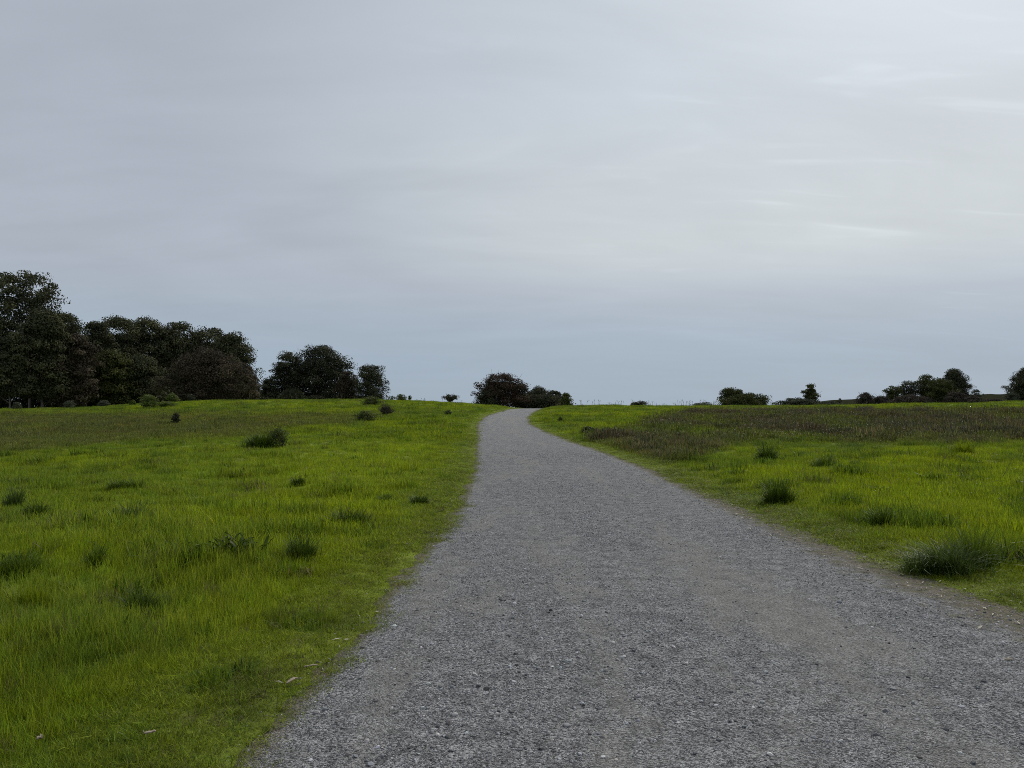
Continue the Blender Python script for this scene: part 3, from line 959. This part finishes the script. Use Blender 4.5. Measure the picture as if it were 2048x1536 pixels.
plant("horizon_bush", "small dark bush on the skyline between thicket and round bush", "bush", None, (1259, 1297, 800), 124, 'half', M_OAK, 580, .0, 20, 40, .2, .18, .05)
plant("horizon_bush", "faint grey bush low on the skyline left of the round bush", "bush", None, (1375, 1437, 803), 150, 'half', M_GREY, 581, .0, 26, 40, .26, .18, .05)
plant("round_bush", "dark round-headed bush, left end of the skyline scrub", "bush", None, (1435, 1490, 773), 136, 'dome', M_CYP, 582, .0, 60, 60, .26, .14, .1)
plant("spreading_bush", "wide olive bush spreading right from the round-headed one", "bush", None, (1432, 1558, 785), 132, 'half', M_CYP, 583, .0, 90, 60, .24, .09, .08, depth=.5)
plant("grey_bush", "low grey-green bush left of the slim upright tree", "bush", None, (1540, 1648, 794), 130, 'half', M_GREY, 584, .0, 70, 55, .24, .10, .06, depth=.5)
plant("upright_tree", "slim upright little tree rising from low scrub", "tree", None, (1603, 1641, 767), 131, 'oval', M_CYP, 585, .12, 40, 45, .24, .17, .08, twigs=6)
plant("grey_bush", "low scrub trailing right from the slim upright tree", "bush", None, (1622, 1696, 802), 133, 'half', M_GREY, 586, .0, 40, 50, .22, .12, .05, depth=.5)
plant("horizon_bush", "tiny bush standing on the far dark ridge", "bush", None, (1671, 1685, 796), 150, 'oval', M_OAK, 587, .0, 12, 30, .2, .25, .04)
plant("twiggy_bush", "brown twiggy dome bush, first left of the tree row", "bush", None, (1707, 1756, 784), 128, 'half', M_TWIG, 588, .0, 40, 60, .2, .14, .06, twigs=30)
plant("twiggy_bush", "lower brown twiggy bush joining the dome to the tree row", "bush", None, (1738, 1786, 790), 128, 'half', M_TWIG, 589, .0, 36, 50, .2, .14, .06, twigs=20)
RG = "row of trees on the right skyline"
plant("row_tree", "small rounded tree, leftmost of the skyline tree row", "tree", RG, (1762, 1808, 770), 130, 'dome', M_CYP, 590, .0, 45, 55, .24, .15, .1)
plant("row_tree", "open flat-topped tree with sky under its crown", "tree", RG, (1786, 1850, 761), 132, 'flat', M_OAK, 591, .28, 34, 50, .24, .14, .1)
plant("row_tree", "spiky topped tree between the open one and the tallest", "tree", RG, (1827, 1895, 748), 132, 'oval', M_CYP, 592, .14, 60, 60, .24, .13, .12)
plant("row_tree", "tallest and broadest tree of the skyline row", "tree", RG, (1858, 1962, 736), 134, 'cone', M_OAK, 593, .04, 130, 60, .26, .11, .16)
plant("row_tree", "olive cone-shaped tree in front of the tallest row tree", "tree", RG, (1854, 1914, 756), 127, 'oval', M_CYP, 594, .0, 70, 60, .2, .13, .1)
plant("twiggy_bush", "long brown scrub at the feet of the tree row's left half", "bush", None, (1772, 1876, 789), 126, 'half', M_TWIG, 595, .0, 110, 60, .2, .10, .05, depth=.5)
plant("dome_bush", "grey-brown dome bush right of the olive cone tree", "bush", None, (1884, 1938, 782), 124, 'half', M_TWIG, 596, .0, 60, 60, .18, .12, .05)
plant("dome_bush", "lower brown dome bush at the row's right foot", "bush", None, (1916, 1970, 791), 123, 'half', M_TWIG, 597, .0, 50, 55, .18, .13, .05)
plant("pale_bush", "pale wispy bush at the right end of the tree row", "bush", None, (1940, 1968, 778), 132, 'oval', M_GREY, 598, .0, 22, 35, .18, .17, .05)
plant("edge_tree", "dark cone-shaped tree cut off by the picture's right edge", "tree", None, (1999, 2113, 733), 128, 'cone', M_OAK, 599, .12, 140, 65, .24, .10, .16)
plant("grey_bush", "low bush at the foot of the right-edge tree", "bush", None, (2005, 2043, 784), 125, 'half', M_GREY, 600, .0, 34, 50, .2, .15, .05)
plant("grey_bush", "thin brown scrub between the tree row and the right-edge tree", "bush", None, (1953, 2019, 797), 124, 'half', M_TWIG, 601, .0, 40, 50, .2, .13, .05, depth=.5)


def build_undergrowth():
    rng = np.random.default_rng(77)
    n = 52000
    px = rng.uniform(-60, 780, n)
    Y = np.interp(px, [-60, 130, 300, 520, 780], [128, 134, 150, 158, 176]) + rng.uniform(0, 10, n)
    hmax = np.interp(px, [-60, 60, 150, 500, 530, 700, 780], [10, 10, 10, 8, 4, 4, 1.5]) * (.75 + .4 * vnoise(px / 22, px * 0, 5))
    X = (px - CX) / F_PX * Y
    Z = height(X, Y) + rng.random(n) ** 1.7 * hmax
    V, Fq = leaves(np.stack([X, Y, Z], 1), .6, rng, .3)
    o = add("undergrowth", mesh_np("undergrowth", V, Fq, var=np.repeat(rng.random(n) * .5, 4), mat=M_OAK))
    tag(o, "dark undergrowth filling the shade between the trunks of the wood", "undergrowth", kind="stuff")


build_undergrowth()

# bushes at the foot of the wood and out in the left field
FIELD_BUSH = [
    # name, label, px, base row, width, height, profile, material, leaf
    ("field_bush", "dark green rounded bush in the meadow in front of the spreading tree", 298, 816, 38, 23, 'dome', M_BROOM, .13),
    ("field_bush", "low flat green bush touching the rounded one's right side", 333, 815, 36, 10, 'half', M_BROOM, .11),
    ("field_bush", "yellow-green bush behind the low flat one, at the spreading tree's foot", 345, 803, 26, 14, 'half', M_BROOM, .12),
    ("field_bush", "tiny bush just left of the rounded meadow bush", 266, 811, 12, 9, 'half', M_BROOM, .10),
    ("field_bush", "pale low bush under the middle of the wood", 208, 812, 22, 9, 'half', M_GREY, .12),
    ("field_bush", "greyish low bush at the wood's foot left of the pale one", 138, 815, 26, 12, 'half', M_GREY, .12),
    ("field_bush", "small grey bush among the pale trunks at the wood's corner", 34, 819, 18, 12, 'half', M_GREY, .12),
    ("field_bush", "thin sprig of pale shrub at the right foot of the spreading tree", 382, 803, 14, 12, 'oval', M_GREY, .1),
    ("field_bush", "long low bush on the crest in front of the far clump", 742, 810, 46, 14, 'half', M_DARKB, .10),
    ("field_bush", "dense dark bush in the meadow, nearest of the three below the far clump", 730, 846, 50, 22, 'half', M_DARKB, .08),
    ("field_bush", "thin twiggy bush just behind the dense dark meadow bush", 772, 830, 32, 20, 'oval', M_TWIG, .06),
    ("dark_shrublet", "dark upright shrublet alone in the olive band of the left meadow", 352, 849, 16, 19, 'oval', M_OAK, .07),
    ("leafy_plant", "dark low plant on the green bank right of the path", 1175, 868, 34, 13, 'half', M_DARKB, .06),
    ("leafy_plant", "light green leafy plant inside the brown rushes", 1336, 886, 26, 13, 'half', M_BROOM, .07),
    ("leafy_plant", "small dark tuft on the bank above the dark low plant", 1121, 844, 10, 8, 'half', M_DARKB, .05),
    ("leafy_plant", "small bush tuft in the grass left of the path's bend", 897, 830, 14, 8, 'half', M_DARKB, .06),
    ("leafy_bush", "bushy leafy mound standing right in the double mound of the left meadow", 557, 898, 56, 38, 'half', M_DARKB, .05),
]
for k, (nm, lab, px, py, w, h, prof, mat, leaf) in enumerate(FIELD_BUSH):
    x, y, z = ground_at(px, py)
    w, h = w * 1.22, h * 1.18
    plant(nm, lab, "bush" if "plant" not in nm else "plant", None, (px - w / 2, px + w / 2, py - h - 1), y, prof, mat, 700 + k, .0, 34, 42, leaf, .17, max(.012, .03 * w / F_PX * y), stems=2 if w > 20 else 1, twigs=14 if mat is M_TWIG else 0, inner=.2)


# ------------------------------------------------------------------ grass tussocks one can tell apart
def tussock(label, px, py, wpx, hpx, mat, seed, n=420, arch=1.0, group=None, bw=.006, name="grass_tussock"):
    rng = np.random.default_rng(seed)
    x, y, z = ground_at(px, py - 2)
    W, H = 1.1 * wpx / F_PX * y, hpx / F_PX * y + .07
    n = int(n * (1.15 if y < 12 else 2.2)); bw = .0085 if y < 12 else bw
    nc = 6
    cen = rng.normal(0, .5, (nc, 2)) * np.array([W * .26, W * .20]); cen[0] = 0
    ch = rng.uniform(.55, 1.0, nc); ch[0] = 1
    k = rng.integers(0, nc, n)
    a, q = rng.uniform(0, 2 * np.pi, n), np.sqrt(rng.random(n))
    P = np.stack([cen[k, 0] + q * np.cos(a) * W * .16, cen[k, 1] + q * np.sin(a) * W * .16, np.zeros(n)], 1)
    P[:, 2] = height(x + P[:, 0], y + P[:, 1]) - z - .02
    hh = H * 1.1 * ch[k] * rng.uniform(.35, 1.1, n)
    ln = arch * (.1 + .6 * q) * rng.uniform(.5, 1.6, n)
    loose = rng.random(n) < .22          # stragglers that tie the tuft into the turf around it
    P[loose, :2] *= 1.9; hh[loose] *= .6
    P[:, 2] = height(x + P[:, 0], y + P[:, 1]) - z - .02
    px_m = y / F_PX * 2.0
    V, Fq, var = blades(P, a + rng.normal(0, .6, n), hh, ln, np.full(n, max(bw, .75 * px_m)) * rng.uniform(.7, 1.3, n), rng, 4)
    o = add(name, mesh_np("tussock", V, Fq, var=var, mat=mat), loc=(x, y, z))
    tag(o, label, "grass tuft", group)
    return o


TUSS = [
    ("large arching blue-green tussock at the verge right of the path", 1892, 1147, 132, 62, M_TUSSB, 1500, 1.3),
    ("tall tuft of finer grass rising behind the large arching tussock", 1948, 1138, 120, 84, M_TUSS, 900, .7),
    ("dark tussock near the path's right edge, up from the large arching one", 1770, 1060, 64, 44, M_TUSSD, 520, .8),
    ("broad dark tussock beside the path's right edge in mid-distance", 1556, 1010, 76, 46, M_TUSSD, 560, .8),
    ("dark tussock at the border of the brown rushes, left of its twin", 1530, 925, 42, 34, M_TUSSD, 340, .8),
    ("low dark tussock right of the one at the rushes' border", 1652, 942, 50, 28, M_TUSS, 340, .9),
    ("pale upright grass clump in the right meadow below the rushes", 1925, 915, 64, 34, M_TUSSY, 380, .5),
    ("blue-green tussock alone in the left meadow", 266, 1053, 86, 46, M_TUSSB, 720, 1.0),
    ("dark tussock near the left picture edge, left of the blue-green one", 76, 1040, 70, 36, M_TUSSD, 480, .9),
    ("wispy grey grass tuft at the left picture edge", 30, 1022, 54, 44, M_TUSSB, 260, .5),
    ("low dark mound of grass above and left of the blue-green tussock", 246, 983, 80, 22, M_TUSS, 420, 1.0),
    ("grassy left half of the double mound in the left meadow", 520, 901, 70, 32, M_TUSSD, 560, .9),
    ("dark tuft of grass beside the docks, nearer the path", 602, 1125, 76, 52, M_TUSSD, 560, .9),
    ("wide low dark patch of rank grass above the docks", 692, 1058, 130, 40, M_TUSSD, 1000, 1.0),
    ("faint tall tuft in the left meadow left of the docks", 192, 1136, 62, 42, M_TUSS, 420, .7),
    ("long low dark tussock at the left picture edge below the wispy tuft", 42, 1157, 120, 42, M_TUSS, 640, .9),
    ("large dark tussock low in the left meadow, nearest to the camera", 285, 1236, 96, 54, M_TUSSD, 760, .9),
    ("yellow-green tall clump at the left edge below the long low tussock", 62, 1222, 80, 56, M_TUSSY, 520, .5),
    ("small dark tuft in the bright grass below the double mound", 597, 973, 36, 16, M_TUSSD, 240, .9),
    ("small tuft between the blue-green tussock and the rank patch", 520, 1029, 40, 20, M_TUSS, 260, .9),
    ("flat dark tuft close to the path's left edge in mid-distance", 838, 1010, 64, 16, M_TUSSD, 380, 1.1),
    ("small flat tuft left of the one at the path's left edge", 770, 1006, 40, 13, M_TUSS, 240, 1.1),
]
for k, (lab, px, py, w, h, mat, n, arch) in enumerate(TUSS):
    tussock(lab, px, py, w, h, mat, 800 + k, n, arch)


def dock_plant():
    """Broad-leaved plant among the grass."""
    rng = np.random.default_rng(880)
    x, y, z = ground_at(468, 1118)
    root = bpy.data.objects.new("dock_plant", None); C.objects.link(root); root.location = (x, y, z)
    tag(root, "broad-leaved dock plant with yellowing leaves in the left meadow", "plant")
    for j in range(70):
        a = rng.uniform(0, 2 * np.pi); L_ = rng.uniform(.18, .33); w = rng.uniform(.028, .055)
        q = np.linspace(0, 1, 6)
        off = np.clip(rng.normal(0, .15, 2), -.26, .26)
        ln = rng.uniform(.5, 1.2)
        c = np.stack([off[0] + np.cos(a) * L_ * ln * .8 * q, off[1] * .6 + np.sin(a) * L_ * ln * .8 * q, L_ * (1.25 * q - .75 * ln * q ** 2)], 1)
        s = np.array([-np.sin(a), np.cos(a), 0])
        wd = w * np.sin(np.pi * np.clip(q * .9 + .08, 0, 1)) ** .8
        V = np.concatenate([c - s * wd[:, None] * .5 + [0, 0, .012], c, c + s * wd[:, None] * .5 + [0, 0, .012]])
        i = np.arange(18).reshape(3, 6)
        Fq = np.concatenate([np.stack([i[r, :-1], i[r + 1, :-1], i[r + 1, 1:], i[r, 1:]], -1) for r in (0, 1)])
        yellow = j % 9 == 0
        add("leaf", mesh_np("leaf", V, Fq, var=np.full(18, rng.random()), mat=M_TUSSY if yellow else M_TUSSD, smooth=True), root)


dock_plant()


# ------------------------------------------------------------------ stalks, flowers, litter, stones
def stalk(label, px, py, dx, hpx, seed, branches=0):
    rng = np.random.default_rng(seed)
    x, y, z = ground_at(px, py)
    s = y / F_PX
    q = np.linspace(0, 1, 6)
    pts = np.stack([dx * s * q + .01 * np.sin(q * 5), .05 * q, -.03 + hpx * s * q], 1)
    r = max(.004, s * .6)
    parts = [tube(pts, r * (1 - .6 * q), 4)]
    for b in range(branches):
        f = rng.uniform(.5, .95); p0 = np.array([np.interp(f, q, pts[:, c]) for c in range(3)])
        e = p0 + np.array([rng.uniform(-.25, .25), rng.uniform(-.1, .1), rng.uniform(.05, .2)]) * hpx * s
        parts.append(tube([p0, (p0 + e) / 2 + [0, 0, .01], e], [r * .5, r * .4, r * .3], 3))
    V, Fq = join(parts)
    o = add("dry_stalk", mesh_np("stalk", V, Fq, mat=M_BARKD, smooth=True), loc=(x, y, z))
    tag(o, label, "stalk")


stalk("dark leaning dead stalk in the right meadow below the pale clump", 1877, 930, 24, 26, 1)
stalk("longer leaning dead stalk near the right picture edge", 1998, 962, 32, 46, 2, 2)
stalk("short branched dead stalk left of the leaning ones", 1780, 925, 16, 18, 3, 3)
stalk("single upright dead stalk right of the double mound", 636, 893, 3, 20, 4)


def build_stalks():
    """Sparse dry seed stalks that stand above the grass, also along the crest against the sky."""
    rng = np.random.default_rng(91)
    parts, VV = [], []
    rows = []
    for lo, hi, y0, y1, n in ((1090, 1460, 92, 110, 70), (560, 1000, 60, 108, 50), (1350, 2080, 45, 100, 170), (0, 600, 40, 100, 50), (1500, 2080, 14, 34, 60)):
        for _ in range(n):
            Y = rng.uniform(y0, y1); X = (rng.uniform(lo, hi) - CX) / F_PX * Y
            if float(pdist(np.array([X]), np.array([Y]))[0]) < .5: continue
            h = rng.uniform(.35, .95) if Y > 35 else rng.uniform(.3, .55)
            rows.append((X, Y, h))
    for X, Y, h in rows:
        z = float(height(X, Y)); l = rng.normal(0, .18, 2) * h
        r = max(.003, Y / F_PX * .28)
        parts.append(tube([[X, Y, z - .02], [X + l[0] * .4, Y + l[1] * .4, z + h * .6], [X + l[0], Y + l[1], z + h]], [r, r * .8, r * .5], 3))
        if rng.random() < .6:
            for _ in range(2):
                b = rng.normal(0, .12, 2)
                parts.append(tube([[X + l[0] * .5, Y + l[1] * .5, z + h * .68], [X + l[0] * .5 + b[0], Y + b[1], z + h * .95]], [r * .6, r * .9], 3))
    V, Fq = join(parts)
    o = add("dry_weeds", mesh_np("dry_weeds", V, Fq, mat=M_DRY, smooth=True))
    tag(o, "thin dry seed stalks standing above the meadow grass", "weeds", kind="stuff")


def build_flowers():
    rng = np.random.default_rng(92)
    P = []
    for lo, hi, r0, r1, n in ((1500, 2060, 855, 892, 260), (1560, 2060, 838, 870, 70), (1750, 2060, 905, 1010, 26)):
        for _ in range(n):
            x, y, z = ground_at(rng.uniform(lo, hi), rng.uniform(r0, r1))
            P.append((x, y, z + rng.uniform(.28, .5) if y > 20 else z + rng.uniform(.15, .25), max(.010, y / F_PX * .55)))
    parts = []
    for x, y, z, r in P:
        a = np.arange(6) / 6 * 2 * np.pi
        ring = np.stack([x + r * np.cos(a), y + r * np.sin(a), np.full(6, z)], 1)
        top = np.array([[x, y, z + r * .7]]); bot = np.array([[x, y, z - r * .6]])
        V = np.concatenate([ring, top, bot])
        Fq = np.array([[k, (k + 1) % 6, 6, 6] for k in range(6)] + [[(k + 1) % 6, k, 7, 7] for k in range(6)])
        parts.append((V, Fq[:, :3]))
    V, Fq = join(parts)
    o = add("wildflowers", mesh_np("wildflowers", V, Fq, mat=M_FLOWER))
    tag(o, "tiny pale flower heads scattered over the brown rushes", "flowers", kind="stuff")


def build_litter():
    rng = np.random.default_rng(93)
    n = 520
    y = rng.uniform(4.5, 20, n) ; side = rng.random(n) < .85
    x = np.where(side, xr_of(y) - rng.uniform(-.15, .85, n) , xl_of(y) + rng.uniform(-.2, .25, n))
    z = np.maximum(path_height(x, y), height(x, y)) + .012
    parts = []
    for X, Y, Z in zip(x, y, z):
        a = rng.uniform(0, 6.28); L_ = rng.uniform(.012, .05); w = rng.uniform(.003, .010)
        d = np.array([np.cos(a), np.sin(a), rng.normal(0, .12)]); s = np.array([-np.sin(a), np.cos(a), rng.normal(0, .3)])
        c = np.array([X, Y, Z])
        V = np.stack([c - d * L_, c - s * w + [0, 0, .003], c + d * L_, c + s * w + [0, 0, .003]])
        parts.append((V, np.array([[0, 1, 2, 3]])))
    V, Fq = join(parts)
    o = add("leaf_litter", mesh_np("leaf_litter", V, Fq, mat=M_LITTER))
    tag(o, "scraps of dead leaf and straw along the path's earthy verge", "litter", kind="stuff")


def bark_piece(label, px, py, L_, w, ang, seed, name="bark_strip", lift=.05):
    """A curled strip of shed bark lying on the turf."""
    rng = np.random.default_rng(seed)
    x, y, z = ground_at(px, py)
    k = 9
    q = np.linspace(-.5, .5, k)
    d = np.array([math.cos(ang), math.sin(ang), 0]); s = np.array([-math.sin(ang), math.cos(ang), 0])
    wd = w * (1 - (2 * np.abs(q)) ** 3 * .8) * (1 + .25 * rng.normal(size=k))
    bow = .10 * L_ * np.cos(q * 3) + rng.normal(0, .004, k)
    V = []
    for th in (0, .006):
        for u in (-.5, 0, .5):
            V.append(d * (q * L_)[:, None] + s * (u * wd + .05 * L_ * np.sin(q * 4))[:, None] + np.array([0, 0, 1.]) * (bow + lift + (abs(u) * .5 * w) - th)[:, None])
    V = np.stack(V); i = np.arange(6 * k).reshape(6, k)
    order = [0, 1, 2, 5, 4, 3, 0]
    Fq = np.concatenate([np.stack([i[a, :-1], i[b, :-1], i[b, 1:], i[a, 1:]], -1) for a, b in zip(order[:-1], order[1:])])
    o = add(name, mesh_np("bark", V.reshape(-1, 3), Fq, mat=M_BARKS, smooth=True), loc=(x, y, z))
    tag(o, label, "bark" if "bark" in name else "leaf")


def single_stone(label, px, py, wpx, tone, seed):
    import bmesh
    x, y, _ = ground_at(px, py)
    z = float(path_height(np.array([x]), np.array([y]))[0])
    r = wpx / F_PX * y / 2
    me = pebble_mesh("stone", seed, 2, .65)
    me.materials.clear()
    me.materials.append(noise_material("pebble", tuple(t * .8 for t in tone), tuple(t * 1.2 for t in tone), 60))
    for p in me.polygons: p.use_smooth = True
    o = add("loose_stone", me, loc=(x, y, z + r * .25)); o.scale = (r, r, r)
    tag(o, label, "stone")


build_stalks()
build_flowers()
build_litter()
bark_piece("curled pinkish bark strip on the turf near the path's left edge", 584, 1374, .10, .020, 1.1, 1, lift=.03)
bark_piece("thin pale bark sliver just up from the curled strip, nearer the gravel", 622, 1343, .09, .010, .35, 2, lift=.03)
bark_piece("pale bark flake lying in grass at the bottom left", 298, 1512, .055, .014, .5, 3, lift=.10)
bark_piece("pale leaf tip standing at the bottom edge of the picture", 78, 1530, .035, .014, 1.3, 4, "fallen_leaf", .12)
bark_piece("whitish dead leaf on the brown verge left of the large tussock", 1768, 1156, .05, .02, .2, 5, "fallen_leaf", .015)
bark_piece("pale straw on the verge between turf and gravel, beyond the whitish leaf", 1722, 1136, .10, .008, .1, 6, "fallen_leaf", .015)
single_stone("smooth rounded grey pebble near the bottom middle of the path", 1134, 1500, 13, (.26, .26, .26), 41)
single_stone("pale angular stone low on the path, left of the smooth pebble", 910, 1472, 11, (.45, .44, .42), 42)
single_stone("dark stone in mid path up from the smooth pebble", 1268, 1338, 9, (.08, .08, .09), 43)
single_stone("white chip of stone on the path's right half", 1745, 1287, 8, (.6, .6, .58), 44)
single_stone("grey stone beside the verge, right half of the path", 1680, 1234, 9, (.2, .2, .22), 45)
single_stone("tan stone towards the path's right edge at bottom right", 2018, 1355, 12, (.40, .34, .25), 46)
